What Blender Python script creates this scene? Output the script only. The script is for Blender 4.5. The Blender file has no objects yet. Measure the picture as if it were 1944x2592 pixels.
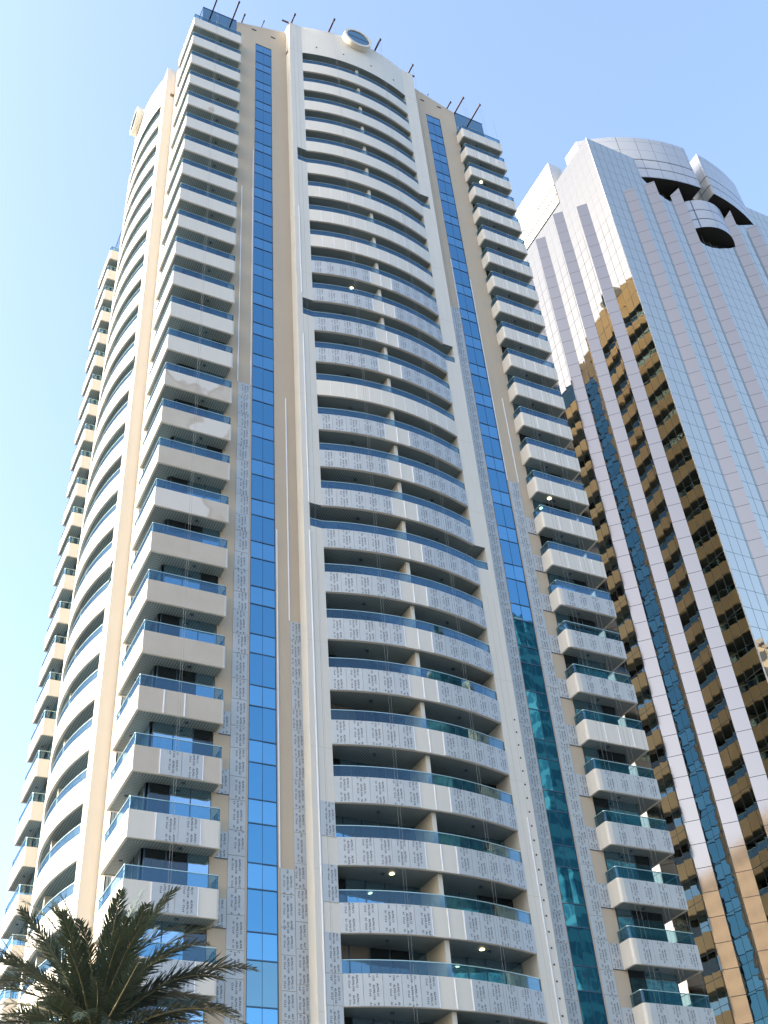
import bpy, math, random
from mathutils import Vector, Matrix
from mathutils.geometry import tessellate_polygon
R = math.radians
random.seed(7)
scene = bpy.context.scene
COL = scene.collection

# ------------------------------------------------------------------ camera
cam = bpy.data.cameras.new('camera')
camo = bpy.data.objects.new('camera', cam); COL.objects.link(camo)
cam.sensor_fit = 'VERTICAL'; cam.sensor_width = 24; cam.sensor_height = 24
cam.lens = 24 * 2864.05 / 2592
cam.clip_start = 0.2; cam.clip_end = 4000
TOP = 106.5                                   # height of the glazed strips' head above the ground
camo.matrix_world = (Matrix.Translation((-18.7457, -50.428, TOP - 104.8724)) @ Matrix.Rotation(-0.5096, 4, 'Z')
                     @ Matrix.Rotation(2.2723, 4, 'X') @ Matrix.Rotation(-0.0894, 4, 'Z'))
scene.camera = camo

# ------------------------------------------------------------------ sky and sun
SUN_EL, SUN_AZ = R(26), R(170)                # azimuth measured from +x towards +y
world = bpy.data.worlds.new('World'); scene.world = world
world.use_nodes = True
wn = world.node_tree; wn.nodes.clear()
wout = wn.nodes.new('ShaderNodeOutputWorld'); bg = wn.nodes.new('ShaderNodeBackground')
sky = wn.nodes.new('ShaderNodeTexSky'); sky.sky_type = 'NISHITA'; sky.sun_disc = False
sky.sun_elevation = SUN_EL
sky.sun_rotation = R(90) - SUN_AZ
sky.air_density = 1.0; sky.dust_density = 3.5; sky.ozone_density = 0.4; sky.altitude = 0
bg.inputs['Strength'].default_value = 0.15
wb = wn.nodes.new('ShaderNodeMix'); wb.data_type = 'RGBA'; wb.blend_type = 'MULTIPLY'      # the camera's white balance: a touch cooler
wb.inputs[0].default_value = 1; wb.inputs[7].default_value = (.97, 1.0, 1.07, 1)
wn.links.new(sky.outputs[0], wb.inputs[6]); wn.links.new(wb.outputs[2], bg.inputs[0]); wn.links.new(bg.outputs[0], wout.inputs[0])
sl = bpy.data.lights.new('sun', 'SUN'); sl.energy = 2.4; sl.angle = R(0.53); sl.color = (1, .90, .74)
so = bpy.data.objects.new('sun', sl); COL.objects.link(so)
sd = Vector((math.cos(SUN_EL) * math.cos(SUN_AZ), math.cos(SUN_EL) * math.sin(SUN_AZ), math.sin(SUN_EL)))
so.rotation_euler = sd.to_track_quat('Z', 'Y').to_euler()
so.location = (-60, 0, 160)
scene.view_settings.view_transform = 'Standard'; scene.view_settings.look = 'None'
scene.view_settings.exposure = 2.0; scene.view_settings.gamma = 1
scene.render.engine = 'CYCLES'
scene.cycles.max_bounces = 8; scene.cycles.transparent_max_bounces = 12
scene.cycles.glossy_bounces = 5; scene.cycles.transmission_bounces = 6
scene.cycles.caustics_reflective = True; scene.cycles.blur_glossy = 1.5; scene.cycles.caustics_refractive = False
scene.cycles.sample_clamp_indirect = 8
scene.cycles.use_denoising = True

# ------------------------------------------------------------------ materials
MATS = {}
class NT:
    def __init__(s, name):
        s.m = bpy.data.materials.new(name); s.m.use_nodes = True
        s.t = s.m.node_tree; s.t.nodes.clear()
        s.o = s.n('ShaderNodeOutputMaterial')
    def n(s, kind, **kw):
        x = s.t.nodes.new(kind)
        for k, v in kw.items():
            if hasattr(x, k) and k not in ('Scale',): setattr(x, k, v)
        return x
    def l(s, a, b): s.t.links.new(a, b)
    def pos(s): return s.n('ShaderNodeNewGeometry').outputs['Position']
    def noise(s, scale, detail=3, vec=None, rough=.55, dim='3D'):
        x = s.n('ShaderNodeTexNoise'); x.inputs['Scale'].default_value = scale
        x.inputs['Detail'].default_value = detail; x.inputs['Roughness'].default_value = rough
        s.l(vec or s.pos(), x.inputs['Vector']); return x.outputs['Fac']
    def ramp(s, fac, stops):
        x = s.n('ShaderNodeValToRGB'); e = x.color_ramp.elements
        while len(e) < len(stops): e.new(.5)
        for q, (p, c) in zip(e, stops): q.position = p; q.color = (c[0], c[1], c[2], 1) if not isinstance(c, (int, float)) else (c, c, c, 1)
        s.l(fac, x.inputs[0]); return x.outputs[0]
    def math(s, op, a, b=None):
        x = s.n('ShaderNodeMath'); x.operation = op
        for i, v in enumerate((a, b)):
            if v is None: continue
            if isinstance(v, (int, float)): x.inputs[i].default_value = v
            else: s.l(v, x.inputs[i])
        return x.outputs[0]
    def mix(s, fac, a, b):
        x = s.n('ShaderNodeMix'); x.data_type = 'RGBA'
        for sock, v in ((x.inputs[0], fac), (x.inputs[6], a), (x.inputs[7], b)):
            if isinstance(v, (int, float)): sock.default_value = v
            elif isinstance(v, tuple): sock.default_value = (v[0], v[1], v[2], 1)
            else: s.l(v, sock)
        return x.outputs[2]
    def bsdf(s, color=None, rough=.6, metal=0., spec=.5, normal=None):
        b = s.n('ShaderNodeBsdfPrincipled')
        for k, v in (('Base Color', color), ('Roughness', rough), ('Metallic', metal), ('Specular IOR Level', spec), ('Normal', normal)):
            if v is None: continue
            if isinstance(v, (int, float)): b.inputs[k].default_value = v
            elif isinstance(v, tuple): b.inputs[k].default_value = (v[0], v[1], v[2], 1)
            else: s.l(v, b.inputs[k])
        return b
    def bump(s, h, strength, dist=.1):
        x = s.n('ShaderNodeBump'); x.inputs['Strength'].default_value = strength; x.inputs['Distance'].default_value = dist
        s.l(h, x.inputs['Height']); return x.outputs[0]
    def sep(s, v):
        x = s.n('ShaderNodeSeparateXYZ'); s.l(v, x.inputs[0]); return x.outputs
    def line(s, coord, period, width, offset=0.):           # 1 on a thin joint, 0 elsewhere
        a = s.math('FRACT', s.math('DIVIDE', s.math('ADD', coord, offset + 1000 * period), period))
        return s.math('LESS_THAN', a, width / period)
    def done(s, b):
        s.l(b.outputs[0], s.o.inputs[0]); return s.m

def plaster(name, c, var=.10, rough=.65, scale=.35, streak=.06):
    t = NT(name)
    a = t.noise(scale, 4); x = t.sep(t.pos())
    comb = t.n('ShaderNodeCombineXYZ'); t.l(t.math('MULTIPLY', x[0], 3.), comb.inputs[0]); t.l(t.math('MULTIPLY', x[1], 3.), comb.inputs[1]); t.l(t.math('MULTIPLY', x[2], .08), comb.inputs[2])
    b = t.noise(1.0, 3, comb.outputs[0])
    f = t.math('ADD', t.math('MULTIPLY', a, var * 2), t.math('MULTIPLY', b, streak * 2))
    lo = tuple(v * (1 - var - streak) for v in c); hi = tuple(min(.95, v * (1 + var * .6)) for v in c)
    col = t.mix(t.math('MULTIPLY', f, 1 / (var * 2 + streak * 2)), lo, hi)
    return t.done(t.bsdf(col, rough, 0, .35, t.bump(t.noise(9, 3), .05, .02)))
M = {}
M['clad'] = plaster('white_cladding', (.575, .56, .505), .06, .5, .35, .09)
M['beige'] = plaster('beige_render', (.445, .375, .285), .07, .7, .3, .05)
M['joint'] = plaster('white_joint', (.72, .74, .78), .02)
M['divider'] = plaster('divider_render', (.46, .43, .36), .06)

def film():
    t = NT('protective_film')
    a = t.noise(2.2, 4); b = t.noise(.45, 2)
    col = t.mix(t.math('ADD', t.math('MULTIPLY', a, .55), t.math('MULTIPLY', b, .5)), (.32, .36, .385), (.42, .46, .485))
    return t.done(t.bsdf(col, .38, 0, .5, t.bump(t.noise(5, 3), .15, .02)))
M['film'] = film()
t = NT('film_print'); M['ink'] = t.done(t.bsdf((.045, .05, .065), .5))
t = NT('panel_joint'); M['gap'] = t.done(t.bsdf((.10, .10, .12), .7))

def peeling():                                    # old tan coating under a torn white wrap
    t = NT('peeling_coating')
    p = t.pos()
    f = t.noise(.20, 3, p, .5)
    mask = t.ramp(f, [(.515, 0.), (.53, 1.)])
    edge = t.ramp(f, [(.49, 0.), (.522, 1.), (.535, 0.)])
    tan = t.mix(t.noise(1.1, 4), (.41, .375, .31), (.50, .46, .40))
    col = t.mix(mask, tan, (.545, .53, .485))
    col = t.mix(t.math('MULTIPLY', edge, .35), col, (.28, .20, .14))
    return t.done(t.bsdf(col, .6, 0, .3, t.bump(f, .25, .3)))
M['peel'] = peeling()
def tan_coat():
    t = NT('tan_coating')
    col = t.mix(t.noise(.9, 5), (.39, .35, .29), (.48, .44, .38))
    return t.done(t.bsdf(col, .65, 0, .3))
M['tan'] = tan_coat()
M['ochre_bounce'] = plaster('ochre_bounce_cladding', (.80, .62, .36), .06, .6)  # golden bounced light on the hidden right side, painted into its cladding colour

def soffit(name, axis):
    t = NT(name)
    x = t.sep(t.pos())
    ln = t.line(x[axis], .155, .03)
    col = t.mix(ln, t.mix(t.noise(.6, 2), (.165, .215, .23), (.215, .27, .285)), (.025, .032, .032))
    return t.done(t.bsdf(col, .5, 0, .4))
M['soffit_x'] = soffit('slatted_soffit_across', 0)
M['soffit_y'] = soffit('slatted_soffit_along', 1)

def rail_glass():
    t = NT('tinted_rail_glass')
    tr = t.n('ShaderNodeBsdfTransparent'); tr.inputs[0].default_value = (.57, .72, .77, 1)
    gl = t.n('ShaderNodeBsdfGlossy'); gl.inputs['Roughness'].default_value = .03; gl.inputs[0].default_value = (.55, .72, .85, 1)
    lw = t.n('ShaderNodeLayerWeight'); lw.inputs[0].default_value = .35
    f = t.math('ADD', t.math('MULTIPLY', lw.outputs['Fresnel'], .28), .05)
    mx = t.n('ShaderNodeMixShader'); t.l(f, mx.inputs[0]); t.l(tr.outputs[0], mx.inputs[1]); t.l(gl.outputs[0], mx.inputs[2])
    t.l(mx.outputs[0], t.o.inputs[0]); return t.m
M['rail'] = rail_glass()
t = NT('rail_cap'); M['cap'] = t.done(t.bsdf((.36, .50, .50), .35, .6))

def dark_window(name, tint, mirror, wob=.05):
    t = NT(name)
    nrm = t.bump(t.noise(.9, 2), wob, .25)
    b = t.bsdf(t.mix(t.noise(.35, 1), tuple(v * .6 for v in tint), tint), .04, 0, .6, nrm)
    gl = t.n('ShaderNodeBsdfGlossy'); gl.inputs['Roughness'].default_value = .015; gl.inputs[0].default_value = (.55, .80, 1, 1); t.l(nrm, gl.inputs['Normal'])
    mx = t.n('ShaderNodeMixShader'); mx.inputs[0].default_value = mirror
    t.l(b.outputs[0], mx.inputs[1]); t.l(gl.outputs[0], mx.inputs[2]); t.l(mx.outputs[0], t.o.inputs[0]); return t.m
M['window'] = dark_window('balcony_door_glass', (.02, .06, .07), .5)
M['window_drawn'] = dark_window('curtained_door_glass', (.26, .19, .13), .22)
M['window_open'] = dark_window('open_door_glass', (.008, .012, .014), .04)

def strip_glass(name, tint, wob):
    t = NT(name)
    nrm = t.bump(t.noise(.45, 2), wob, .3)
    return t.done(t.bsdf(tint, .02, 1., .5, nrm))
M['pane'] = strip_glass('blue_vision_glass', (.105, .265, .385), .03)
M['spandrel'] = strip_glass('blue_spandrel_glass', (.14, .32, .45), .03)
M['pane_teal'] = strip_glass('teal_tinted_glass', (.15, .26, .30), .03)  # greyer teal tint: one strip pane, the corner glazing and round windows
t = NT('dark_mullion'); M['mullion'] = t.done(t.bsdf((.05, .09, .14), .4, .5))
t = NT('dark_steel'); M['steel'] = t.done(t.bsdf((.055, .042, .045), .6, .3))
t = NT('rope_fibre'); M['rope'] = t.done(t.bsdf((.13, .15, .17), .8))
t = NT('roof_concrete'); M['roof'] = t.done(t.bsdf((.42, .40, .37), .8))
t = NT('dark_recess'); M['dark'] = t.done(t.bsdf((.022, .024, .026), .85, 0, .2))
t = NT('lamp_glow'); e = t.n('ShaderNodeEmission'); e.inputs[0].default_value = (1, .80, .42, 1); e.inputs[1].default_value = 3.5
t.l(e.outputs[0], t.o.inputs[0]); M['lamp'] = t.m

def mirror(name, tint, axis, off_h, off_z, pane_w, pane_h, wob, rough=.012, joint=(.05, .06, .06), pillow=.04):
    """reflective glazing in a square grid: every pane bows a little, so reflections break at the joints"""
    t = NT(name)
    x = t.sep(t.pos())
    h = x[axis] if axis < 2 else t.math('ADD', x[0], 0)
    fu = t.math('FRACT', t.math('DIVIDE', t.math('ADD', h, off_h + 500 * pane_w), pane_w))
    fv = t.math('FRACT', t.math('DIVIDE', t.math('ADD', x[2], off_z + 500 * pane_h), pane_h))
    j = t.math('MAXIMUM', t.math('LESS_THAN', fu, .045 / pane_w if axis < 2 else 0.), t.math('LESS_THAN', fv, .045 / pane_h))
    cu = t.math('SUBTRACT', fu, .5); cv = t.math('SUBTRACT', fv, .5)
    bow = t.math('ADD', t.math('MULTIPLY', cu, cu), t.math('MULTIPLY', cv, cv))
    hgt = t.math('ADD', t.math('MULTIPLY', bow, pillow), t.math('MULTIPLY', t.noise(.55, 2), wob))
    nrm = t.bump(hgt, 1.0, .1)
    b = t.bsdf(t.mix(j, tint, joint), t.math('ADD', t.math('MULTIPLY', j, .4), rough), t.math('SUBTRACT', 1., j), .5, nrm)
    return t.done(b)

# ------------------------------------------------------------------ mesh builder
class MB:
    def __init__(s): s.v = []; s.f = []; s.m = []; s.mats = []
    def mi(s, m):
        if m not in s.mats: s.mats.append(m)
        return s.mats.index(m)
    def face(s, pts, m):
        i = len(s.v); s.v += [tuple(p) for p in pts]; s.f.append(tuple(range(i, i + len(pts)))); s.m.append(s.mi(m))
    def box(s, x0, x1, y0, y1, z0, z1, m, bottom=None, front=None):
        i = len(s.v)
        s.v += [(x, y, z) for z in (z0, z1) for y in (y0, y1) for x in (x0, x1)]
        for q, f in enumerate(((0, 2, 3, 1), (4, 5, 7, 6), (0, 1, 5, 4), (2, 6, 7, 3), (0, 4, 6, 2), (1, 3, 7, 5))):
            s.f.append(tuple(i + k for k in f)); s.m.append(s.mi(bottom if (q == 0 and bottom) else front if (q == 2 and front) else m))
    def prism(s, poly, z0, z1, m, bottom=None, top=None):      # poly counter-clockwise seen from above
        n = len(poly); i = len(s.v)
        s.v += [(p[0], p[1], z0) for p in poly] + [(p[0], p[1], z1) for p in poly]
        for k in range(n):
            l = (k + 1) % n; s.f.append((i + k, i + l, i + n + l, i + n + k)); s.m.append(s.mi(m))
        tri = tessellate_polygon([[Vector((p[0], p[1], 0)) for p in poly]])
        for a, b, c in tri:
            ar = (poly[b][0] - poly[a][0]) * (poly[c][1] - poly[a][1]) - (poly[b][1] - poly[a][1]) * (poly[c][0] - poly[a][0])
            if ar < 0: b, c = c, b
            s.f.append((i + a, i + c, i + b)); s.m.append(s.mi(bottom or m))
            s.f.append((i + n + a, i + n + b, i + n + c)); s.m.append(s.mi(top or m))
    def xz(s, poly, y0, y1, m):                                # outline in x,z pushed through y0..y1
        n = len(poly); i = len(s.v)
        s.v += [(p[0], y0, p[1]) for p in poly] + [(p[0], y1, p[1]) for p in poly]
        for k in range(n):
            l = (k + 1) % n; s.f.append((i + k, i + l, i + n + l, i + n + k)); s.m.append(s.mi(m))
        for a, b, c in tessellate_polygon([[Vector((p[0], p[1], 0)) for p in poly]]):
            s.f.append((i + a, i + b, i + c)); s.m.append(s.mi(m)); s.f.append((i + n + a, i + n + c, i + n + b)); s.m.append(s.mi(m))
    def tube(s, pts, r, m, n=6):
        rings = []
        for k, p in enumerate(pts):
            p = Vector(p); d = (Vector(pts[min(k + 1, len(pts) - 1)]) - Vector(pts[max(k - 1, 0)])).normalized()
            a = d.orthogonal().normalized(); b = d.cross(a); rr = r[k] if isinstance(r, (list, tuple)) else r
            i = len(s.v); s.v += [tuple(p + (a * math.cos(2 * math.pi * q / n) + b * math.sin(2 * math.pi * q / n)) * rr) for q in range(n)]
            rings.append(i)
        for i, j in zip(rings, rings[1:]):
            for q in range(n):
                w = (q + 1) % n; s.f.append((i + q, i + w, j + w, j + q)); s.m.append(s.mi(m))
        s.f.append(tuple(rings[0] + q for q in range(n))[::-1]); s.m.append(s.mi(m))
        s.f.append(tuple(rings[-1] + q for q in range(n))); s.m.append(s.mi(m))
    def mesh(s, name, smooth=None, recalc=False):
        me = bpy.data.meshes.new(name); me.from_pydata(s.v, [], s.f)
        for m in s.mats: me.materials.append(m)
        me.polygons.foreach_set('material_index', s.m)
        if recalc:
            import bmesh
            bm = bmesh.new(); bm.from_mesh(me); bmesh.ops.recalc_face_normals(bm, faces=bm.faces); bm.to_mesh(me); bm.free()
        me.update()
        if smooth: me.shade_smooth() if smooth is True else None
        return me
def put(name, me, parent=None, loc=(0, 0, 0), rz=0.):
    o = bpy.data.objects.new(name, me); COL.objects.link(o)
    o.location = loc; o.rotation_euler = (0, 0, rz)
    if parent: o.parent = parent
    return o
def tag(o, label=None, cat=None, group=None, kind=None):
    if label: o['label'] = label
    if cat: o['category'] = cat
    if group: o['group'] = group
    if kind: o['kind'] = kind
    return o
def empty(name, loc=(0, 0, 0), rz=0.):
    o = bpy.data.objects.new(name, None); COL.objects.link(o); o.location = loc; o.rotation_euler = (0, 0, rz); return o

# ------------------------------------------------------------------ lettering (built-in typeface, letter by letter)
GLY = {}
def glyph(ch):
    if ch in GLY: return GLY[ch]
    if ch == '*':                                          # the small diamond mark after the word
        GLY[ch] = ([(-.40, .42), (.16, -.14), (.72, .42), (.16, .98), (-.08, .42), (.16, .18), (.40, .42), (.16, .66)], [(0, 1, 5, 4), (1, 2, 6, 5), (2, 3, 7, 6), (3, 0, 4, 7)])
        return GLY[ch]
    cu = bpy.data.curves.new('glyph', 'FONT'); cu.body = ch; cu.resolution_u = 1; cu.size = 1.38; cu.align_x = 'CENTER'; cu.offset = .05
    ob = bpy.data.objects.new('glyph', cu); COL.objects.link(ob)
    me = ob.to_mesh()
    GLY[ch] = ([(v.co.x, v.co.y) for v in me.vertices], [tuple(p.vertices) for p in me.polygons])
    ob.to_mesh_clear(); bpy.data.objects.remove(ob); bpy.data.curves.remove(cu)
    return GLY[ch]
CAP, ADV = .098, .084
def printed_panel(mb, p0, ux, w, h, seed, out):
    """film-covered sheet: lower left corner p0, unit vector ux along the wall, out = outward normal; words run downwards"""
    rnd = random.Random(seed)
    p0 = Vector(p0); ux = Vector(ux); uz = Vector((0, 0, 1)); out = Vector(out)
    g = .012
    a = p0 + ux * g + uz * g; b = p0 + ux * (w - g) + uz * (h - g)
    def P(u, z, o): return p0 + ux * u + uz * z + out * o
    mb.face([P(g, g, .022), P(w - g, g, .022), P(w - g, h - g, .022), P(g, h - g, .022)], M['film'])
    for (u0, z0, u1, z1) in ((g, g, w - g, g), (w - g, g, w - g, h - g), (w - g, h - g, g, h - g), (g, h - g, g, g)):
        mb.face([P(u0, z0, .022), P(u0, z0, 0), P(u1, z1, 0), P(u1, z1, .022)], M['film'])
    off = rnd.uniform(-.8, 0); sh = rnd.uniform(-.08, .08)
    mi = mb.mi(M['ink'])
    for word, u, dz in (('ALPOLIC', .72 * w + sh, 0.), ('ALPOLIC*', .72 * w - .185 + sh, .06), ('Al Clad', .72 * w - .37 + sh, .0)):
        z = h + .8 + off - dz
        while z > -.3:
            for k, ch in enumerate(word):
                zc = z - k * ADV
                if ch == ' ' or zc > h - .05 or zc < .05 or u + .0 < .05 or u + CAP > w - .03: continue
                vs, fs = glyph(ch)
                i = len(mb.v)
                mb.v += [tuple(P(u + y * CAP, zc - x * CAP, .0255)) for x, y in vs]
                for f in fs: mb.f.append(tuple(i + q for q in f)); mb.m.append(mi)
            z -= .86

# ------------------------------------------------------------------ the tower's facade in its own frame: u = x (centre 0), outward = -y, wall plane y = 0
HF = 3.4
HALF = 15.35                                   # centre of the square plan to the wall plane
CX, CY = 10.03, 15.35
OPEN, WIDE, PIER = 5.58, 6.45, 6.87
YP, SAG = -.92, .85                            # pier face and bulge of the curved front
NFL = 30
RAD = (OPEN ** 2 + SAG ** 2) / (2 * SAG)
def arc_y(x):
    if abs(x) >= OPEN: return YP
    return YP + (RAD - SAG) - math.sqrt(RAD * RAD - x * x)
XS = [-OPEN + 2 * OPEN * k / 36 for k in range(37)]
def arc_band(mb, xs, thick, z0, z1, m, off=0., bottom=None):
    fr = [(x, arc_y(x) - off) for x in xs]; bk = [(x, arc_y(x) - off + thick) for x in xs]
    mb.prism(fr + bk[::-1], z0, z1, m, bottom)
WIDES = (6, 12, 18)

def apartment_wall():
    mb = MB()
    zb = -TOP
    # glazed core and walls behind everything
    mb.box(-HALF + .6, HALF - .6, .6, 2 * HALF - .6, zb, 2.3, M['beige'])
    return mb
tower = empty('apartment_tower', (CX, CY, 0))
tag(tower, 'cream apartment tower with curved balconies, blue glass strips and grey printed panels lower down', 'apartment tower')
FROT = {'front': 0., 'left': -math.pi / 2, 'right': math.pi / 2, 'back': math.pi}
def fput(name, me, face, z=0., parent=None):
    """facade mesh (u, outward -y, wall plane y=0) onto one of the four sides"""
    a = FROT[face]; v = Matrix.Rotation(a, 3, 'Z') @ Vector((0, -HALF, 0))
    return put(name, me, parent or tower, (v.x, v.y, TOP + z), a)
def child(name, me, parent):
    return put(name, me, parent)

# --- walls of one side
def wall_mesh():
    mb = MB(); zb = -TOP
    for s in (-1, 1):
        a, b = sorted((s * 8.41, s * (PIER - .02))); c, d = sorted((s * 10.03, s * 11.98))
        mb.box(a, b, 0, .58, zb, 0, M['beige']); mb.box(c, d, 0, .58, zb, 0, M['beige'])
        x0, x1 = s * 11.98, s * (PIER - .02)
        pts = [(x0, 0), (x1, 0), (x1, 4.62), (x0, 2.62)]
        if s < 0: mb.xz(pts, 0, .58, M['beige'])
        else: mb.xz(pts[::-1], 0, .58, M['beige'])
        for vx in (8.23, 10.2):                                  # small openings under the coping
            mb.box(s * vx - .24, s * vx + .24, -.004, .3, 2.36, 2.6, M['dark'])
        for k in range(1, 15):                                   # fine render joints
            mb.box(min(x0, x1) + .01, min(x0, x1) + 1.9, -.003, .01, -k * 6.8 - .01, -k * 6.8 + .01, M['divider'])
    return mb.mesh('wall')
core = put('core', apartment_wall().mesh('core'), tower, (0, -HALF, TOP))
WALLM = wall_mesh()
for f in FROT: fput('wall', WALLM, f)

# --- glazed strip: short spandrel over tall pane each floor
def strip_mesh(sx):
    mb = MB(); x0, x1 = sx - .81, sx + .81; rp = random.Random(int(sx * 10))
    def pane(z0, z1, m):
        mb.box(x0, x1, .06, .3, z0, z1, m); 
        for a, b in ((x0 + .02, sx - .012), (sx + .012, x1 - .02)):
            du, dv = rp.uniform(-.005, .005), rp.uniform(-.007, .007)          # a flat pane, a hair out of true
            mb.face([(a, .036 - du - dv, z0 + .01), (b, .036 + du - dv, z0 + .01), (b, .036 + du + dv, z1 - .01), (a, .036 - du + dv, z1 - .01)], m)
    for k in range(0, 31):
        zt = -k * HF; zm = zt - .385 * HF; ze = zt - HF
        pane(zm + .03, zt - .03, M['spandrel'])
        pane(ze + .03, zm - .03, M['pane_teal'] if (k == 25 and sx < 0) else M['pane'])
        mb.box(x0, x1, .005, .3, zt - .03, zt + .03, M['mullion']); mb.box(x0, x1, .005, .3, zm - .03, zm + .03, M['mullion'])
        mb.box(sx - .009, sx + .009, .022, .05, ze + .031, zt - .031, M['mullion'])
    mb.box(x0, x0 + .04, .002, .034, -31 * HF, 0, M['mullion']); mb.box(x1 - .04, x1, .002, .034, -31 * HF, 0, M['mullion'])
    return mb.mesh('glazed_strip')
STR = [strip_mesh(-9.22), strip_mesh(9.22)]
for f in ('front', 'left', 'right'):
    for s in STR: fput('glazed_strip', s, f)

# --- piers and top of the curved front
def pier_mesh():
    mb = MB()
    for s in (-1, 1):
        def seg(w, z0, z1):
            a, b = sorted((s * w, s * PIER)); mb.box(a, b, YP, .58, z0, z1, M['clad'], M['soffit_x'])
        z = 0.
        for n in WIDES:
            seg(OPEN, -(n - 1) * HF, z); z = -n * HF + 1.5
            seg(WIDE, z, -(n - 1) * HF)
        seg(OPEN, -TOP, z)
        for w in (5.98, 6.42):                                   # shallow vertical joints
            a, b = sorted((s * w, s * (w + .02))); mb.box(a, b, YP - .004, YP + .01, -TOP + .1, -62., M['divider'])
        for k in range(2, 30, 2):
            a, b = sorted((s * (OPEN + .02), s * (PIER - .01)));
            if all(abs(k - n) > 1 for n in WIDES): mb.box(a, b, YP - .003, YP + .01, -k * HF - .3, -k * HF - .28, M['divider'])
    return mb.mesh('pier')
def crown_mesh(skin):
    mb = MB(); xs = [-PIER] + XS + [PIER]
    arc_band(mb, xs, .5, .02, 5.12, skin, 0, M['soffit_x'])
    for s in (-1, 1): mb.box(min(s * PIER, s * (PIER - .4)), max(s * PIER, s * (PIER - .4)), YP + .51, 3., .6, 5.12, M['clad'])
    for x in (-4.2, -1.5, 1.5, 4.2): mb.box(x - .07, x + .07, arc_y(x) - .03, arc_y(x) + .1, 1.35, 1.5, M['dark'])
    # slab that closes the top storey
    mb.prism([(x, arc_y(x) + .5) for x in XS] + [(OPEN, .58), (-OPEN, .58)], .02, .3, M['soffit_x'])
    return mb.mesh('crown')
def disk_mesh():
    mb = MB(); n = 48; zc, ro, ri = 4.75, 1.5, 1.24; yf, yb = -2.42, -1.45
    for k in range(n):
        a, b = 2 * math.pi * k / n, 2 * math.pi * (k + 1) / n
        P = lambda r, t, y: (r * math.cos(t), y, zc + r * math.sin(t))
        mb.face([P(ro, a, yf), P(ro, a, yb), P(ro, b, yb), P(ro, b, yf)], M['clad'])
        mb.face([P(ro, b, yf), P(ri, b, yf), P(ri, a, yf), P(ro, a, yf)], M['clad'])
        mb.face([P(ri, a, yf), P(ri, b, yf), P(ri, b, yf + .12), P(ri, a, yf + .12)], M['clad'])
        mb.face([P(ro, b, yb), P(ro, a, yb), (0, yb, zc)], M['clad'])
    return mb.mesh('round_window')
def disk_pane():
    mb = MB(); n = 48; zc = 4.75; ri = 1.24
    mb.face([(ri * math.cos(-2 * math.pi * k / n), -2.34, zc + ri * math.sin(-2 * math.pi * k / n)) for k in range(n)][::-1], M['pane_teal'])
    mb.box(-1.23, 1.23, -2.36, -2.335, zc - .03, zc + .03, M['mullion'])
    return mb.mesh('pane')
PM, DM, DP = pier_mesh(), disk_mesh(), disk_pane()
CM = {f: crown_mesh(M['ochre_bounce'] if f == 'right' else M['clad']) for f in ('front', 'left', 'right')}
for f in ('front', 'left', 'right'):
    fput('pier', PM, f); fput('crown', CM[f], f); d = fput('round_window', DM, f); child('pane', DP, d)

# --- curved balconies (local origin: z = underside of the parapet)
PN = 12; PW = 2 * OPEN / PN
def cb_body(w, seams, skin=None):
    mb = MB()
    xs = XS
    arc_band(mb, xs, .16, 0, 1.5, skin or M['clad'])
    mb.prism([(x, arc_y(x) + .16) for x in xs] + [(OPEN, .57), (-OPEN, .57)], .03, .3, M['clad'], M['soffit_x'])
    if seams:
        for k in range(1, PN):
            x = -OPEN + k * PW; mb.box(x - .017, x + .017, arc_y(x) - .006, arc_y(x) + .02, .02, 1.48, M['joint'])
    return mb.mesh('curved_balcony')
def cb_rail(w):
    mb = MB(); xs = ([-w] if w > OPEN else []) + XS + ([w] if w > OPEN else [])
    arc_band(mb, xs, .025, 1.5, 2.13, M['rail'], -.05); arc_band(mb, xs, .06, 2.131, 2.17, M['cap'], -.035)
    for k in range(1, PN): x = -OPEN + k * PW; mb.box(x - .008, x + .008, arc_y(x) + .045, arc_y(x) + .05, 1.5, 2.13, M['mullion'])
    return mb.mesh('glass_rail')
def cb_window(w, seed):
    mb = MB(); r = random.Random(seed); n = 10; ww = 2 * w / n
    for k in range(n):
        x = -w + k * ww
        mb.box(x + .03, x + ww - .03, .545, .575, .3, HF + .02, M['window_open'] if (q := r.random()) < .25 else M['window_drawn'] if q > .9 else M['window'])
        mb.box(x - .03, x + .03, .52, .575, .3, HF + .02, M['mullion'])
    return mb.mesh('window')
def cb_divider():
    mb = MB(); mb.box(-.13, .13, -1.4, .54, .3, HF + .02, M['divider'], front=M['clad']); return mb.mesh('divider')
def cb_lamp(x, y):
    mb = MB(); n = 10
    mb.face([(x + .13 * math.cos(2 * math.pi * k / n), y + .13 * math.sin(2 * math.pi * k / n), HF - .01) for k in range(n)][::-1], M['lamp']); return mb.mesh('ceiling_lamp')
def cb_fitting(x):
    mb = MB(); mb.prism([(x + .1 * math.cos(2 * math.pi * k / 8), -.6 + .1 * math.sin(2 * math.pi * k / 8)) for k in range(8)], HF - .06, HF + .02, M['mullion'])
    return mb.mesh('ceiling_fitting')
def cb_cladding(seed, ks):
    mb = MB()
    for k in ks:
        xa, xb = -OPEN + k * PW, -OPEN + (k + 1) * PW
        a = Vector((xa, arc_y(xa) - .008, 0)); b = Vector((xb, arc_y(xb) - .008, 0)); u = (b - a).normalized()
        printed_panel(mb, a, u, (b - a).length, 1.5, seed * 31 + k, (u.y, -u.x, 0))
    return mb.mesh('cladding')
def cb_bar(x):
    mb = MB(); mb.box(x - .025, x + .025, arc_y(x) - .03, arc_y(x) + .01, .02, 1.48, M['joint']); return mb.mesh('trim_strip')
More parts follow.
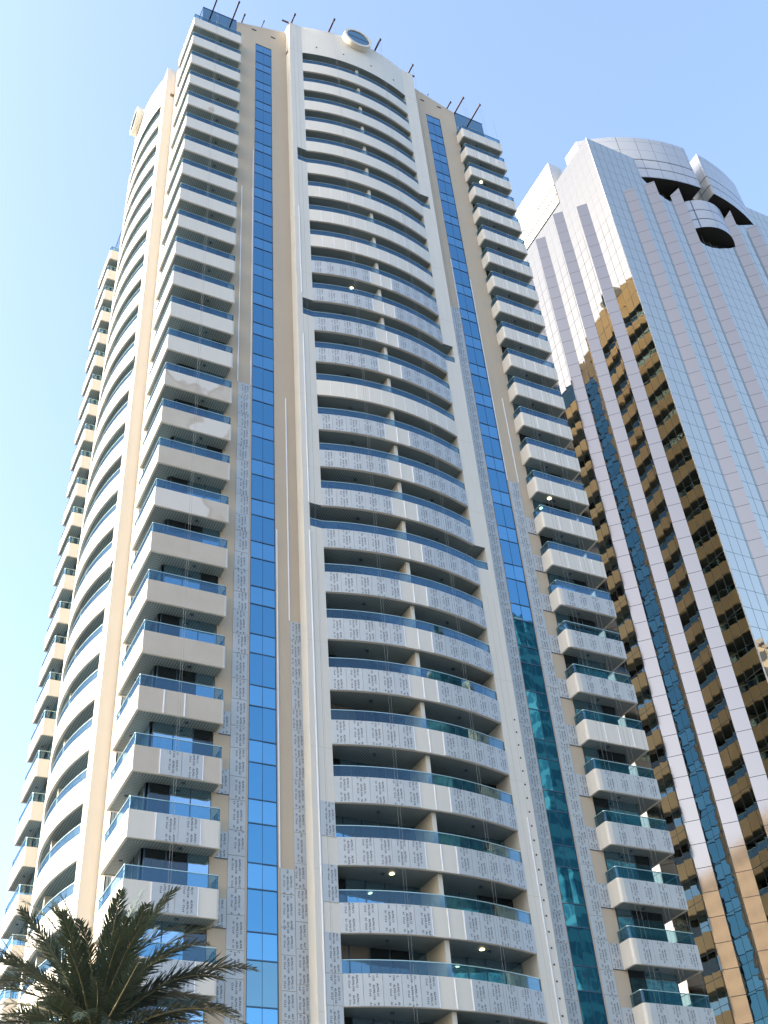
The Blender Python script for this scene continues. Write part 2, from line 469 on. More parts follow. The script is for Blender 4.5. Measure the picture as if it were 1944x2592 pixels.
CBB = {(w, s): cb_body(w, s) for w in (OPEN, WIDE) for s in (0, 1)}
CBO = {w: cb_body(w, 0, M['ochre_bounce']) for w in (OPEN, WIDE)}
CBR = {w: cb_rail(w) for w in (OPEN, WIDE)}
CBW = {OPEN: [cb_window(OPEN, s) for s in range(4)], WIDE: [cb_window(WIDE, 9)]}
CBD = cb_divider(); CBC = [(cb_cladding(s, range(0, 5)), cb_cladding(s, range(7, 12))) for s in range(4)]; CBS = [cb_bar(x) for x in (-PW, 0, PW)]; CBF = [cb_fitting(-2.9), cb_fitting(2.9)]
LAMPS = {11: (-2.1, -.7), 25: (-2.45, -.75), 26: (2.4, -.75)}
for f in ('front', 'left', 'right'):
    for n in range(1, NFL):
        w = WIDE if n in WIDES else OPEN
        text = f == 'front' and (10 <= n <= 13 or n >= 15)
        seams = f == 'front' and n in (7, 8, 9, 14)
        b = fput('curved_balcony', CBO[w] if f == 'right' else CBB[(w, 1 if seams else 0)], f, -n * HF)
        child('glass_rail', CBR[w], b); child('window', CBW[w][n % len(CBW[w])], b); child('divider', CBD, b)
        if f == 'front' and n > 1: [child('ceiling_fitting', me, b) for me in CBF]
        if text:
            for me in CBC[n % 4]: child('cladding', me, b)
            for me in CBS: child('trim_strip', me, b)
        if f == 'front' and n in LAMPS: child('ceiling_lamp', cb_lamp(*LAMPS[n]), b)

# --- corner balconies: L-shaped round the corner at (-HALF, -HALF); facade frame u from -16.43 to -11.75
BO, BI, BY, BD = 16.43, 11.75, -1.05, 1.4
def rounded(corner, d1, d2, r, n=5):
    """points of a rounded corner: from corner+d1*r to corner+d2*r"""
    c = Vector(corner); a = Vector(d1); b = Vector(d2); o = c + a * r + b * r; out = []
    for k in range(n + 1):
        t = math.pi / 2 * k / n; out.append(tuple(o - b * r * math.cos(t) - a * r * math.sin(t)))
    return out
def L_outline(off):
    """outer line of the corner balcony shrunk by off, in tower frame (wall plane at -HALF)"""
    W = -HALF; X = -HALF + BY + off; e = -BI - off                  # X: outer plane; e: end near the wall
    pts = [(e, W)] + rounded((e, X), (0, 1), (-1, 0), .17 - off * .5) + rounded((X, X), (1, 0), (0, 1), .05) + rounded((X, e), (0, -1), (1, 0), .17 - off * .5) + [(W, e)]
    return pts
def L_band(mb, o0, o1, z0, z1, m, front=None):
    a, b = L_outline(o0), L_outline(o1); n = len(a); i = len(mb.v)
    for ring, z in ((a, z0), (a, z1), (b, z0), (b, z1)): mb.v += [(p[0], p[1], z) for p in ring]
    for k in range(n - 1):
        fm = front if (front and abs(a[k][1] - a[k + 1][1]) < .01 and abs(a[k][0] - a[k + 1][0]) > 1) else m
        for q, (f, mm) in enumerate((((k + 1, k, n + k, n + k + 1), fm), ((2 * n + k, 2 * n + k + 1, 3 * n + k + 1, 3 * n + k), m),
                   ((n + k + 1, n + k, 3 * n + k, 3 * n + k + 1), m), ((k, k + 1, 2 * n + k + 1, 2 * n + k), m))):
            mb.f.append(tuple(i + t_ for t_ in f)); mb.m.append(mb.mi(mm))
    for k in (0, n - 1): mb.f.append((i + k, i + n + k, i + 3 * n + k, i + 2 * n + k)); mb.m.append(mb.mi(m))
def balcony_mesh(skin, front=None):
    mb = MB()
    L_band(mb, 0, .13, 0, BD, skin, front)
    c = -HALF + BY + .131; e = -BI - .131; W = -HALF + .01
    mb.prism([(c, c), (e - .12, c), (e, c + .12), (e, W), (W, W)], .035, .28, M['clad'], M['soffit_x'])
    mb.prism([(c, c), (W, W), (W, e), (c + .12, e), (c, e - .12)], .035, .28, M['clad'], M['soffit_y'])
    for x, y in ((-13.6, -HALF - .5), (-HALF - .5, -13.6)): mb.prism([(x + .1 * math.cos(2 * math.pi * k / 8), y + .1 * math.sin(2 * math.pi * k / 8)) for k in range(8)], -.02, .034, M['mullion'])
    return mb.mesh('balcony')
def balcony_rail():
    mb = MB(); L_band(mb, .05, .075, BD, BD + .66, M['rail']); L_band(mb, .035, .09, BD + .661, BD + .70, M['cap'])
    return mb.mesh('glass_rail')
def balcony_window(seed, x0=-HALF + .14, x1=-12.0):
    mb = MB(); r = random.Random(seed); n = 3; ww = (x1 - x0) / n
    for k in range(n):
        x = x0 + k * ww; mt = M['window_open'] if k == seed % 3 or r.random() < .15 else M['window']
        mb.box(x + .025, x + ww - .025, -HALF - .03, -HALF + .02, .28, HF + .03, mt)
        mb.box(x - .025, x + .025, -HALF - .05, -HALF + .02, .28, HF + .03, M['mullion'])
        # the other side of the corner
        mb.box(-HALF - .03, -HALF + .02, x + .025, x + ww - .025, .28, HF + .03, mt)
        mb.box(-HALF - .05, -HALF + .02, x - .025, x + .025, .28, HF + .03, M['mullion'])
    return mb.mesh('window')
def balcony_clad(kind, seed, mirror_x):
    """loose sheets on the street side; mirror_x for the right-hand corner, built in that corner's own turned frame"""
    mb = MB(); y0 = -HALF + BY - .006
    def sheet(u0, w):
        if not mirror_x: printed_panel(mb, (u0, y0, .01), (1, 0, 0), w, BD - .02, seed + int(u0 * 10), (0, -1, 0))
        else: printed_panel(mb, (y0, -u0, .01), (0, -1, 0), w, BD - .02, seed + int(u0 * 10), (-1, 0, 0))
    def bar(u, wd=.028):
        if not mirror_x: mb.box(u - wd, u + wd, y0 - .02, y0 + .004, .02, BD - .02, M['joint'])
        else: mb.box(y0 - .02, y0 + .004, -u - wd, -u + wd, .02, BD - .02, M['joint'])
    if len(kind) == 1: sheet(kind[0], 1.07)
    else: bar(kind[0], kind[1])
    return mb.mesh('cladding')
BMESH = {k: balcony_mesh(M['clad'], fr) for k, fr in (('white', None), ('peel', M['peel']), ('tan', M['tan']))}
BMESH['ochre_bounce'] = balcony_mesh(M['ochre_bounce'])
BR_, BWN = balcony_rail(), [balcony_window(s) for s in range(3)]
BC = {('mid', s): [balcony_clad((u,), s, False) for u in (-15.0, -13.92)] for s in range(3)}
BC.update({('full', s): [balcony_clad((12.12 + k * 1.06,), s + 50, True) for k in range(4)] for s in range(3)})
BARS = {'mid': [balcony_clad((u, .028), 0, False) for u in (-15.03, -12.82)], 'two': [balcony_clad((u, .035), 0, False) for u in (-15.03, -13.92)],
        'three': [balcony_clad((12.12 + k * 1.06, .022), 0, True) for k in (1, 2, 3)]}
def bput(name, me, corner, n):
    a = {'fl': 0., 'fr': math.pi / 2, 'br': math.pi, 'bl': -math.pi / 2}[corner]
    return put(name, me, tower, (0, 0, TOP - n * HF), a)
def lamp_corner(u, v):
    mb = MB(); n = 10
    mb.face([(u + .14 * math.cos(2 * math.pi * k / n), v + .14 * math.sin(2 * math.pi * k / n), -.01) for k in range(n)][::-1], M['lamp']); return mb.mesh('ceiling_lamp')
for n in range(1, NFL):
    for corner in ('fl', 'fr', 'bl'):
        skin = 'white'
        if corner == 'fl':
            skin = 'peel' if n in (5, 15, 16, 18) else 'tan' if 14 < n < 24 else 'white'
        b = bput('balcony', BMESH[skin], corner, n)
        child('glass_rail', BR_, b); child('window', BWN[n % 3], b)
        if corner == 'fl':
            if n >= 22:
                for me in BARS['two' if n == 22 else 'mid']: child('trim_strip', me, b)
            if n >= 23: [child('cladding_panel', me, b) for me in BC[('mid', n % 3)]]
            if skin in ('peel', 'tan'): b['label'] = 'balcony with tan front'
        if corner == 'fr':
            if n in (18, 19, 20) or n >= 22: [child('cladding_panel', me, b) for me in BC[('full', n % 3)]]
            elif n > 1:
                for me in BARS['three']: child('trim_strip', me, b)
            if n in (3, 15): child('ceiling_lamp', lamp_corner(-HALF - .62, -13.1), b)
# the far right corner, seen only as a reflection: one part
mb = MB()
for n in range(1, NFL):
    src = BMESH['ochre_bounce']; i = len(mb.v)
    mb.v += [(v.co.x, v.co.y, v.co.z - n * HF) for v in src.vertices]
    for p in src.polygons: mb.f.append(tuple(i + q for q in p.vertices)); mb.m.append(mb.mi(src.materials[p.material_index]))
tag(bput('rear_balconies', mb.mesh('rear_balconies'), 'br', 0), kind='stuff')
mb = MB()
for n in range(1, NFL):
    src = BWN[n % 3]; i = len(mb.v)
    mb.v += [(v.co.x, v.co.y, v.co.z - n * HF) for v in src.vertices]
    for p in src.polygons: mb.f.append(tuple(i + q for q in p.vertices)); mb.m.append(mb.mi(src.materials[p.material_index]))
tag(bput('rear_windows', mb.mesh('rear_windows'), 'br', 0), kind='stuff')

# --- glass boxes over the corners, roof
def roof_box():
    mb = MB()
    a, b = -HALF - .02, -12.0
    mb.box(a, b, a, a + .2, -3.1, 2.68, M['pane_teal']); mb.box(a, a + .2, a + .21, b, -3.1, 2.68, M['pane_teal'])
    mb.box(a - .02, b, a - .03, a + .25, 2.685, 2.76, M['mullion']); mb.box(a - .03, a + .25, a + .26, b, 2.685, 2.76, M['mullion'])
    for k in range(1, 4): mb.box(a + k * .84 - .012, a + k * .84 + .012, a - .012, a + .01, -3., 2.68, M['mullion'])
    return mb.mesh('corner_glazing')
RB = roof_box()
for c, a in (('fl', 0), ('fr', math.pi / 2), ('bl', -math.pi / 2), ('br', math.pi)): put('corner_glazing', RB, tower, (0, 0, TOP), a)
mb = MB(); mb.box(-HALF + .3, HALF - .3, -HALF + .59, HALF - .59, 2.3, 2.45, M['roof']); put('roof', mb.mesh('roof'), tower, (0, 0, TOP))

# --- printed sheets and white rails on the beige walls of the street side
def column(x0, w, ztop, zbot, seed, step=1.36):
    mb = MB(); z = ztop; k = 0
    while z - step * .5 > zbot:
        h = min(step + (.28 if k % 2 else -.05), z - zbot); printed_panel(mb, (x0, -.006, z - h), (1, 0, 0), w, h, seed * 57 + k, (0, -1, 0)); z -= h; k += 1
    return mb.mesh('cladding')
def patches(x0, w, n0, n1, z0, z1, seed):
    for n in range(n0, n1):
        mb = MB(); printed_panel(mb, (x0, -.006, -n * HF + z0), (1, 0, 0), w, z1 - z0, seed + n, (0, -1, 0))
        o = fput('cladding_panel', mb.mesh('cladding_panel'), 'front')
        mb = MB(); mb.box(x0, x0 + w, -.05, 0, -n * HF + z0 - .03, -n * HF + z0, M['mullion']); child('ledge', mb.mesh('ledge'), o)
ZB = -TOP + 4
for i, (x0, w, zt) in enumerate(((-11.05, .91, -47.6), (-7.53, .68, -66.6), (-8.29, .75, -81.7), (7.42, .93, -30.8), (10.09, .92, -49.7))):
    fput('cladding', column(x0, w, zt, ZB, i + 3), 'front')
fput('cladding', column(6.9, .51, -37.8, ZB, 21), 'front')
patches(-11.72, .66, 22, 30, .02, 1.42, 700)
patches(11.02, .8, 16, 30, .0, 1.42, 900)
def trim(x, z1, z0, y=0., w=.03):
    mb = MB(); mb.box(x - w, x + w, y - .045, y + .01, z0, z1, M['joint'])
    return mb.mesh('trim_strip')
for x, z1, z0 in ((-11.09, -24.4, -47.6), (-10.14, -18.6, -47.6), (-7.57, -47.9, -66.6), (-8.32, -59.9, -81.7), (8.37, -24., -30.8), (10.06, -26, -49.7), (11.03, -40.6, -49.6)):
    fput('trim_strip', trim(x, z1, z0), 'front')
fput('trim_strip', trim(-6.49, -25.8, -36.9, YP, .025), 'front'); fput('trim_strip', trim(-6.48, -41.6, -57.8, YP, .025), 'front')
fput('trim_strip', trim(-6.5, -60.1, -100, YP, .03), 'front'); fput('trim_strip', trim(6.34, -77.3, -100, YP, .03), 'front')
for n, z, h in ((24, 1.47, 1.93), (25, 1.47, 1.93), (26, 1.47, 1.93), (27, 1.47, 1.93), (28, 1.47, 1.93), (26, .02, 1.44)):
    mb = MB(); printed_panel(mb, (-6.46, YP - .006, -n * HF + z), (1, 0, 0), .87, h, 40 + n + int(h * 10), (0, -1, 0)); fput('cladding_panel', mb.mesh('cladding_panel'), 'front')
mb = MB()
for k in range(34): mb.box(6.52, 6.60, YP - .03, YP + .01, -71 - k * .85 - .04, -71 - k * .85 + .04, M['dark'])
fput('fixing_points', mb.mesh('fixing_points'), 'front')

# ------------------------------------------------------------------ roof davits and their ropes
def davit(x, y0, y1, z, dirx=0., w=.07, label='', hook=False):
    mb = MB()
    if hook:
        mb.tube([(0, .1, -.9), (0, 0, .35), (0, -.18, .55), (0, -.3, .45)], .045, M['steel'])
    elif dirx:
        mb.box(min(0, dirx), max(0, dirx), -w, w, -w, w, M['steel']); mb.box(-w - .02, w + .02, -.1, .1, -.6, -w, M['steel'])
    else:
        L = y1 - y0
        mb.box(-w, w, L, .9, -w, w, M['steel']); mb.box(-.11, .11, .3, .52, -.7, -w - .002, M['steel']); mb.box(-w - .02, w + .02, L - .03, L + .12, -w - .06, w + .03, M['steel'])
    o = put('roof_davit', mb.mesh('roof_davit'), None, (x, y0, TOP + z))
    return tag(o, label, 'davit', 'davits along the roof edge')
DAV = [(-4.38, 0, -1.85, 2.86, 0, .07, 'dark steel beam jutting out over the left glass roof box, leftmost of the davits'),
       (-2.37, 0, -1.83, 2.86, 0, .07, 'dark steel beam at the right end of the left glass roof box'),
       (-1.44, 0, -.85, 2.98, 0, .06, 'short dark beam just right of the left glass roof box'),
       (.62, 0, -.65, 3.75, 0, .04, 'shortest thin beam over the left beige parapet'),
       (3.42, -.95, -1.85, 5.24, 0, .07, 'dark beam pointing outward at the left end of the curved roof parapet'),
       (3.2, -.75, 0, 5.24, -.75, .07, 'dark beam pointing sideways at the left end of the curved parapet'),
       (7.17, -1.6, -2.96, 5.24, 0, .08, 'dark beam on the curved parapet left of the round window'),
       (12.25, -1.65, -2.95, 5.24, 0, .08, 'dark beam on the curved parapet right of the round window'),
       (16.5, -.95, -1.85, 5.24, 0, .07, 'dark beam pointing outward at the right end of the curved parapet'),
       (16.5, -.75, 0, 5.24, .75, .07, 'dark beam pointing sideways at the right end of the curved parapet'),
       (19.05, .1, 0, 3.5, 0, .04, 'small bent hook on the right beige parapet'),
       (21.25, 0, -.8, 3.0, 0, .06, 'short dark beam just left of the right glass roof box'),
       (22.18, 0, -1.83, 2.86, 0, .07, 'long dark beam at the left end of the right glass roof box'),
       (24.16, 0, -1.83, 2.86, 0, .07, 'dark beam jutting out over the right glass roof box, rightmost of the davits')]
for x, y0, y1, z, dx, w, lab in DAV: davit(x, y0, y1, z, dx, w, lab, 'hook' in lab)
def rope(x, y, z1, z0, gap, label):
    mb = MB()
    for d in ((-gap / 2, gap / 2) if gap else (0,)): mb.tube([(d, 0, z1), (d + .02, .01, (z0 + z1) / 2), (d, 0, z0)], .0065, M['rope'], 4)
    return tag(put('rope', mb.mesh('rope'), None, (x, y, TOP)), label, 'rope', 'ropes hanging down the facade')
for x, y, z1, z0, g, lab in [(-4.38, -1.75, 2.8, -84, .12, 'thin pale rope hanging in front of the middle of the left corner balconies'),
        (3.42, -1.7, 5.1, -92, .35, 'thin rope pair running down the left pier of the curved front'),
        (7.15, -2.85, 5.1, -100, .16, 'thin rope pair over the curved balconies, left of the central dividers'),
        (12.25, -2.85, 5.1, -100, .16, 'thin rope pair over the curved balconies, right of the central dividers'),
        (16.55, -1.75, 5.1, -40, 0, 'thin rope beside the right pier of the curved front'),
        (22.18, -1.75, 2.8, -100, .3, 'thin rope pair at the inner end of the right corner balconies'),
        (24.16, -1.75, 2.8, -100, .3, 'thin rope pair over the middle of the right corner balconies'),
        (25.6, -1.6, 2.0, -100, 0, 'single thin rope at the outer end of the right corner balconies')]:
    rope(x, y, z1, z0, g, lab)

# ------------------------------------------------------------------ mirrored tower on the right
X2, Y2, ZR = 40.2, 0., TOP + 9.8
ofz = -(TOP + 9.8)
TINT = (.60, .56, .43)
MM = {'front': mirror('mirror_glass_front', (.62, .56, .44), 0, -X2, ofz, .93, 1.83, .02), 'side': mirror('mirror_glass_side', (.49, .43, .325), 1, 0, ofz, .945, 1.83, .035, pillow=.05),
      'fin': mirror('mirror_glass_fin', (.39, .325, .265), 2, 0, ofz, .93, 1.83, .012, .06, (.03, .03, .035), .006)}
def silver():
    t = NT('silver_panel')
    x = t.sep(t.pos())
    fv = t.math('MAXIMUM', t.line(x[2], 1.83, .04, ofz), t.line(t.math('ADD', x[0], x[1]), 1.25, .035))
    col = t.mix(fv, t.mix(t.noise(.4, 2), (.40, .41, .40), (.46, .46, .45)), (.10, .11, .12))
    return t.done(t.bsdf(col, .32, .55, .5))
M['silver'] = silver()
t = NT('white_panel'); M['panel'] = t.done(t.bsdf((.5, .5, .47), .35, .3))
glass_tower = empty('mirror_glass_tower', (X2 + 15.1, 15.1, 0))
tag(glass_tower, 'silver mirror-glass tower with triangular fins and curved roof crown, reflecting its neighbour', 'office tower')
def gput(name, mb, smooth=False):
    me = mb.mesh(name)
    return put(name, me, glass_tower, (-X2 - 15.1, -15.1, 0))
WID = 30.2; XR = X2 + WID
# front skin with the roof-level recess and the eye-shaped opening left out
mb = MB()
hole1 = [(46.95, 6.05), (47.7, 5.4), (50.6, 3.4), (52.4, 4.25), (58.6, 4.25), (60.8, 4.4), (63.6, 6.05)]
eye = []
for k in range(21):
    u = -1 + k / 10; eye.append((55.4 + 3.0 * u, -.95 - 1.6 * (1 - u * u)))
eye += [(58.4, 4.2), (52.4, 4.2)]
outer = [(X2, -TOP), (XR, -TOP), (XR, 9.8), (X2, 9.8)]
polys = [[Vector((x, z, 0)) for x, z in outer], [Vector((x, z, 0)) for x, z in hole1][::-1], [Vector((x, z, 0)) for x, z in eye]]
flat = [p for pl in polys for p in pl]
i0 = len(mb.v); mb.v += [(p.x, Y2, TOP + p.y) for p in flat]
for a, b, c in tessellate_polygon(polys):
    A, B_, C_ = flat[a], flat[b], flat[c]
    if (B_.x - A.x) * (C_.y - A.y) - (B_.y - A.y) * (C_.x - A.x) < 0: b, c = c, b
    mb.f.append((i0 + a, i0 + b, i0 + c)); mb.m.append(mb.mi(MM['front']))
gput('front_curtain_wall', mb)
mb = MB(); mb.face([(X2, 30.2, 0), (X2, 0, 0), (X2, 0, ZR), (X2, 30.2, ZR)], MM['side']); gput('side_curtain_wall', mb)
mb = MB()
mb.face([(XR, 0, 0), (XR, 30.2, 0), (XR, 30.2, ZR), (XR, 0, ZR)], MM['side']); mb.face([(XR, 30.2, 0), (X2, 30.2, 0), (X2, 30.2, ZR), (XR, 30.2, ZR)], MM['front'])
gput('rear_curtain_wall', mb)
mb = MB(); mb.box(X2 + .02, XR - .02, .02, 30.1, ZR - .35, ZR - .02, M['roof']); gput('roof', mb)
mb = MB(); mb.box(X2 - .03, X2 + .05, -.03, .05, 0, ZR, M['panel']); gput('corner_trim', mb)
mb = MB()                                                    # dark void behind the recess and the eye
mb.box(46.5, 64, 3.2, 3.4, TOP - 3, TOP + 8, M['dark']); mb.box(46.5, 64, .03, 3.2, TOP - 3.2, TOP - 2.99, M['dark'])
mb.box(46.3, 46.5, .03, 3.2, TOP - 3, TOP + 8, M['dark']); mb.box(64, 64.2, .03, 3.2, TOP - 3, TOP + 8, M['dark'])
gput('recess', mb)
# fins: right-angled triangles in plan
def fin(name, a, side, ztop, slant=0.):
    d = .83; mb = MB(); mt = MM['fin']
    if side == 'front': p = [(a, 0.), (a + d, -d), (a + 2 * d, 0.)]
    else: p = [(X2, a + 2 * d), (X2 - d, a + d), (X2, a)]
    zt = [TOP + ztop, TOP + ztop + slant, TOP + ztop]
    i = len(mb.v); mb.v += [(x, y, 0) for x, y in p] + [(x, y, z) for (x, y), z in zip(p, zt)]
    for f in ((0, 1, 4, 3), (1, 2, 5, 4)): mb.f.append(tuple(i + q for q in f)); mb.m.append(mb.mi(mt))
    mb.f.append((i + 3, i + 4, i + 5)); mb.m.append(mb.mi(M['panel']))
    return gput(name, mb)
C2 = 55.3
for k, (a, zt) in enumerate(((43.25, 1.05), (46.98, 4.55), (50.70, 4.6))):
    s = 1.4 if k == 2 else 0
    fin('fin', a, 'front', zt, s); fin('fin', 2 * C2 - a - 1.66, 'front', zt, s)
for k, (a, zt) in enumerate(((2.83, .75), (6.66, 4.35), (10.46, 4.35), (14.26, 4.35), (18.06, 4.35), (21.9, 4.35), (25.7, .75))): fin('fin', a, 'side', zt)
# crown: curved walls over each side, split in the middle
RC = (8.35 ** 2 + 1.6 ** 2) / 3.2
def cy(x): return -1.6 + RC - math.sqrt(RC * RC - (x - C2) ** 2)
def crown(name, xa, xb, mt, turn=False):
    mb = MB(); n = 26; xs = [xa + (xb - xa) * k / n for k in range(n + 1)]
    fr = [(x, cy(x)) for x in xs]; yb = max(3.0, max(y for x, y in fr) + 2.4)
    poly = fr + [(xb, yb), (xa, yb)]
    tf = (lambda p: (X2 + p[1], 15.1 + (C2 - p[0]))) if turn else (lambda p: p)
    pl = [tf(p) for p in poly]
    # three tiers with open shadow joints between them
    for z0, z1 in ((6.05, 7.78), (7.88, 9.58), (9.70, 14.35)): mb.prism(pl, TOP + z0, TOP + z1, mt, M['dark'])
    ins = [tf((x, y + .12)) for x, y in fr] + [tf((xb, yb - .1)), tf((xa, yb - .1))]
    for z0, z1 in ((7.78, 7.88), (9.58, 9.70)): mb.prism(ins, TOP + z0, TOP + z1, M['dark'])
    return gput(name, mb)
crown('crown_wall', 41.73, 54.4, M['silver']); crown('crown_wall', 56.3, 63.65, M['silver'])
for ya, yb in ((6.72, 14.4), (16.2, 23.6)):
    mb = MB()
    for z0, z1 in ((6.2, 7.72), (7.96, 9.5), (9.74, 14.3)): mb.box(X2 - .09, X2 + 1.75, ya, yb, TOP + z0, TOP + z1, M['panel'], M['dark'])
    mb.box(X2 - .02, X2 + 1.7, ya + .05, yb - .05, TOP + 7.72, TOP + 7.96, M['dark']); mb.box(X2 - .02, X2 + 1.7, ya + .05, yb - .05, TOP + 9.5, TOP + 9.74, M['dark'])
    gput('crown_wall', mb)
# small drum over the eye
def drum():
    mb = MB(); h = 3.0; c0 = 55.4; b = 1.25; Rr = (h * h + b * b) / (2 * b); n = 18
    fr = [(c0 - h + 2 * h * k / n, -b + Rr - math.sqrt(Rr * Rr - (-h + 2 * h * k / n) ** 2)) for k in range(n + 1)]
    bk = [(c0 + h - 2 * h * k / n, .8 - .8 * (-1 + 2 * k / n) ** 2) for k in range(1, n)]
    for z0, z1 in ((-.95, .55), (.64, 2.25), (2.34, 4.2)): mb.prism(fr + bk, TOP + z0, TOP + z1, M['silver'], M['dark'])
    ins = [(x, y + .1) for x, y in fr] + bk
    for z0, z1 in ((.55, .64), (2.25, 2.34)): mb.prism(ins, TOP + z0, TOP + z1, M['dark'])
    return gput('drum', mb)
drum()

# ------------------------------------------------------------------ two neighbours behind the viewer, seen as reflections
def facade_mat(name, base, win, px, pz, ww, wh, metal=0.):
    t = NT(name); x = t.sep(t.pos())
    s = t.math('ADD', x[0], x[1])
    a = t.math('MULTIPLY', t.math('SUBTRACT', 1., t.line(s, px, px * (1 - ww))), t.math('SUBTRACT', 1., t.line(x[2], pz, pz * (1 - wh))))
    col = t.mix(a, t.mix(t.noise(.2, 3), tuple(v * .85 for v in base), base), win)
    return t.done(t.bsdf(col, t.math('SUBTRACT', .6, t.math('MULTIPLY', a, .5)), 0, .5))
M['tealf'] = facade_mat('teal_glass_facade', (.05, .17, .18), (.015, .07, .08), 1.6, 3.6, .85, .62)
M['sandf'] = facade_mat('sandstone_facade', (.62, .52, .36), (.10, .10, .09), 2.8, 3.5, .45, .5)
def neighbour(name, x0, x1, y0, y1, h, m, label, step):
    o = empty(name, ((x0 + x1) / 2, (y0 + y1) / 2, 0)); tag(o, label, 'building')
    w, d = (x1 - x0) / 2, (y1 - y0) / 2
    mb = MB(); mb.box(-w, w, -d, d, 0, h, m); put('wall', mb.mesh('wall'), o)
    mb = MB(); mb.prism([(-w + step, -d + step), (w - step, -d + step), (w - step, d - step), (-w + step, d - step)], h, h + 5, m); mb.box(-w - .3, w + .3, -d - .3, d + .3, h - .8, h - .02, M['roof']); put('roof', mb.mesh('roof'), o)
    return o
neighbour('teal_office_block', 77.5, 108, -112, -80, 112, M['tealf'], 'dark teal glass office block, seen only as a reflection in the right blue strip', 5)
neighbour('sandstone_block', 122, 166, -118, -82, 122, M['sandf'], 'sunlit sand-coloured block, seen only as a reflection low on the mirror tower', 8)

neighbour('pale_stone_block', -96, -40, -135, -100, 92, M['sandf'], 'pale stone block, seen only as a reflection in the lower fins of the mirror tower', 6)

# ------------------------------------------------------------------ ground
def ground_mat():
    t = NT('pale_paving'); x = t.sep(t.pos())
    j = t.math('MAXIMUM', t.line(x[0], .6, .012), t.line(x[1], .6, .012))
    col = t.mix(j, t.mix(t.noise(.08, 5), (.14, .135, .125), (.20, .19, .18)), (.08, .075, .07))
    return t.done(t.bsdf(col, .85))
mb = MB(); mb.face([(-900, -900, 0), (900, -900, 0), (900, 900, 0), (-900, 900, 0)], ground_mat())
tag(put('ground', mb.mesh('ground')), kind='structure')
def asphalt():
    t = NT('asphalt'); return t.done(t.bsdf(t.mix(t.noise(.7, 4), (.045, .045, .048), (.07, .07, .07)), .9))
mb = MB(); mb.face([(-900, -46, .004), (900, -46, .004), (900, -34, .004), (-900, -34, .004)], asphalt())
tag(put('road', mb.mesh('road')), kind='structure')

# ------------------------------------------------------------------ date palm
def leaf_mat():
    t = NT('palm_leaf')
    col = t.mix(t.noise(1.6, 3), (.022, .040, .032), (.058, .084, .066))
    b = t.bsdf(col, .42, 0, .5)
    tr = t.n('ShaderNodeBsdfTranslucent'); tr.inputs[0].default_value = (.05, .065, .025, 1)
    mx = t.n('ShaderNodeMixShader'); mx.inputs[0].default_value = .12
    t.l(b.outputs[0], mx.inputs[1]); t.l(tr.outputs[0], mx.inputs[2]); t.l(mx.outputs[0], t.o.inputs[0]); return t.m
M['leaf'] = leaf_mat()
t = NT('palm_rib'); M['rib'] = t.done(t.bsdf((.13, .12, .06), .6))
t = NT('palm_bark'); M['bark'] = t.done(t.bsdf(t.mix(t.noise(4, 4), (.08, .06, .04), (.20, .15, .10)), .9, 0, .2, t.bump(t.noise(6, 4), .8, .1)))
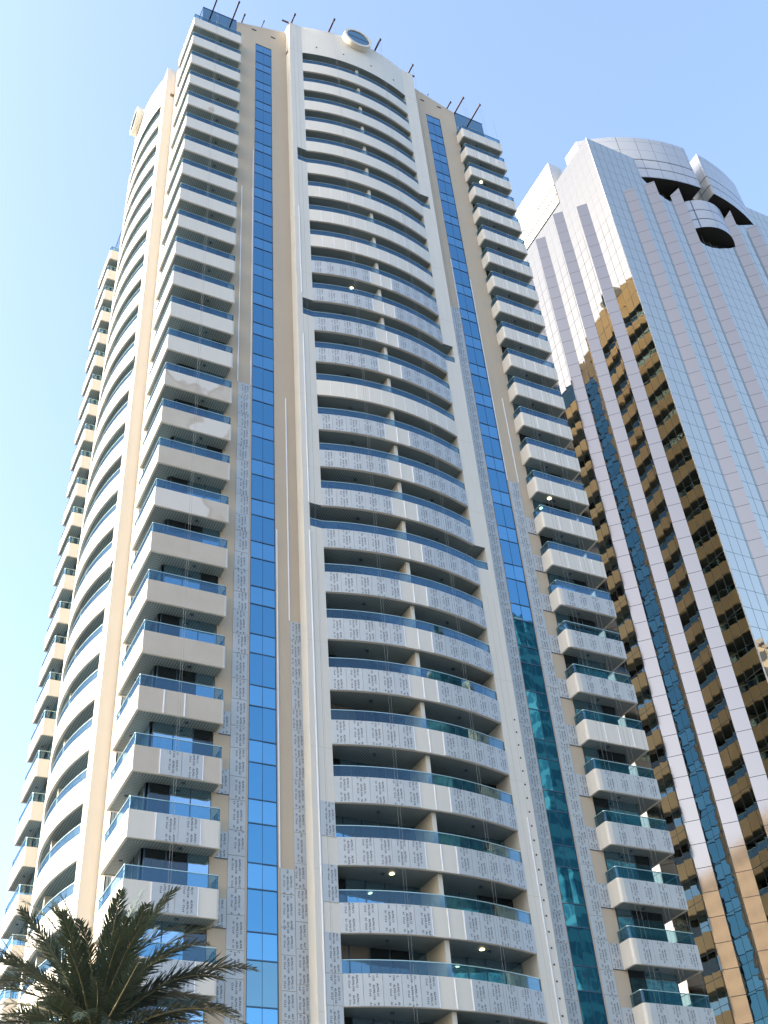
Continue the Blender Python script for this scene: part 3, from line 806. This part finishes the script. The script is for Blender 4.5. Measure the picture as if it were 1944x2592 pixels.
def frond_mesh(seed, L=3.3, droop=.55):
    r = random.Random(seed); mb = MB(); N = 18; pts = []
    p = Vector((0, 0, 0)); sway = r.uniform(-.25, .25)
    for k in range(N + 1):
        pts.append(p.copy()); s = k / N; ang = -droop * s ** 1.8 * 1.5
        p = p + Vector((math.cos(ang), sway * s, math.sin(ang))).normalized() * (L / N)
    mb.tube(pts, [.034 * (1 - .88 * k / N) for k in range(N + 1)], M['rib'], 5)
    def at(s):
        q = s * N; k = min(int(q), N - 1); return pts[k].lerp(pts[k + 1], q - k), (pts[k + 1] - pts[k]).normalized()
    n = 70
    for side in (-1, 1):
        for k in range(n):
            s = .10 + .90 * (k + r.random() * .8) / n
            c, d = at(min(s, .999)); ln = .58 * (math.sin(math.pi * min(1, .20 + .78 * s)) ** .5) * r.uniform(.7, 1.15)
            lat = Vector((0, side, 0)); up = d.cross(lat)
            if up.z < 0: up = -up
            row = r.choice((.1, .4))                       # leaflets leave the rib in several planes
            dirv = (d * r.uniform(.6, 1.15) + d * s * .4 + lat * r.uniform(.6, 1.0) + up * row).normalized()
            wv = dirv.cross(up).normalized() * r.uniform(.014, .021)
            q = c.copy(); prev = (c - wv * .6, c + wv * .6); limp = r.uniform(.02, .22)
            for j in range(3):
                dirv = (dirv + Vector((r.uniform(-.06, .06), r.uniform(-.06, .06), -limp))).normalized(); q = q + dirv * (ln / 3); w_ = (1.0, .75, .04)[j]
                cur = (q - wv * w_, q + wv * w_); mb.face([prev[0], prev[1], cur[1], cur[0]], M['leaf']); prev = cur
    return mb.mesh('frond')
FM = [frond_mesh(s, 3.3, d) for s, d in enumerate((.35, .6, .85, 1.1, .45, .7, .95, .55))]
palm = empty('date_palm', (-13.1, -26.5, 0)); tag(palm, 'dark green date palm with dense feathery fronds at lower left', 'palm tree')
HC = 8.55
mb = MB(); mb.tube([(0, 0, 0), (.05, .02, 3), (-.05, 0, 6), (0, 0, HC - .1)], [.34, .27, .27, .33], M['bark'], 12)
for k in range(60):
    a = k * 2.4; z = HC - 1.8 + k * .03; mb.tube([(.26 * math.cos(a), .26 * math.sin(a), z - .15), (.42 * math.cos(a), .42 * math.sin(a), z + .22)], [.07, .035], M['bark'], 5)
put('trunk', mb.mesh('trunk'), palm)
rr = random.Random(23)
def frond(az, el, L, kind, roll=0.):
    o = put('frond', FM[kind], palm, (.14 * math.cos(az), .14 * math.sin(az), HC + .2 - .3 * (el < .5)))
    o.rotation_euler = (roll, -el, az); o.scale = (L / 3.3,) * 3
RIGHT = -.51
for ang, L, turn, kind in ((74, 3.25, .5, 0), (94, 2.8, .2, 4), (110, 3.05, -.4, 0), (117, 3.35, .3, 1), (131, 3.2, -.5, 7), (57, 3.1, -.3, 1), (50, 3.45, .4, 5), (44, 2.8, -.7, 1), (24, 3.4, .1, 5), (33, 2.6, -.9, 7),
                           (8, 3.45, -.25, 2), (146, 3.3, .5, 5), (160, 3.4, -.2, 2), (66, 2.7, -.8, 7), (84, 2.5, -1., 4), (102, 2.6, .9, 1), (122, 2.7, -1., 5), (38, 3.0, .9, 2), (14, 3.2, .8, 6), (170, 3.3, .6, 6)):
    az = RIGHT + (0 if ang <= 90 else math.pi) + turn; e = ang if ang <= 90 else 180 - ang
    frond(az, R(min(84, e + 13)), L, kind, rr.uniform(-.35, .35))
for k in range(78):
    frond(k * 2.39996 + rr.uniform(-.3, .3), R(70) - (k / 78) ** 1.1 * R(95) + rr.uniform(-.12, .12), rr.uniform(2.2, 3.0), k % 8, rr.uniform(-.5, .5))
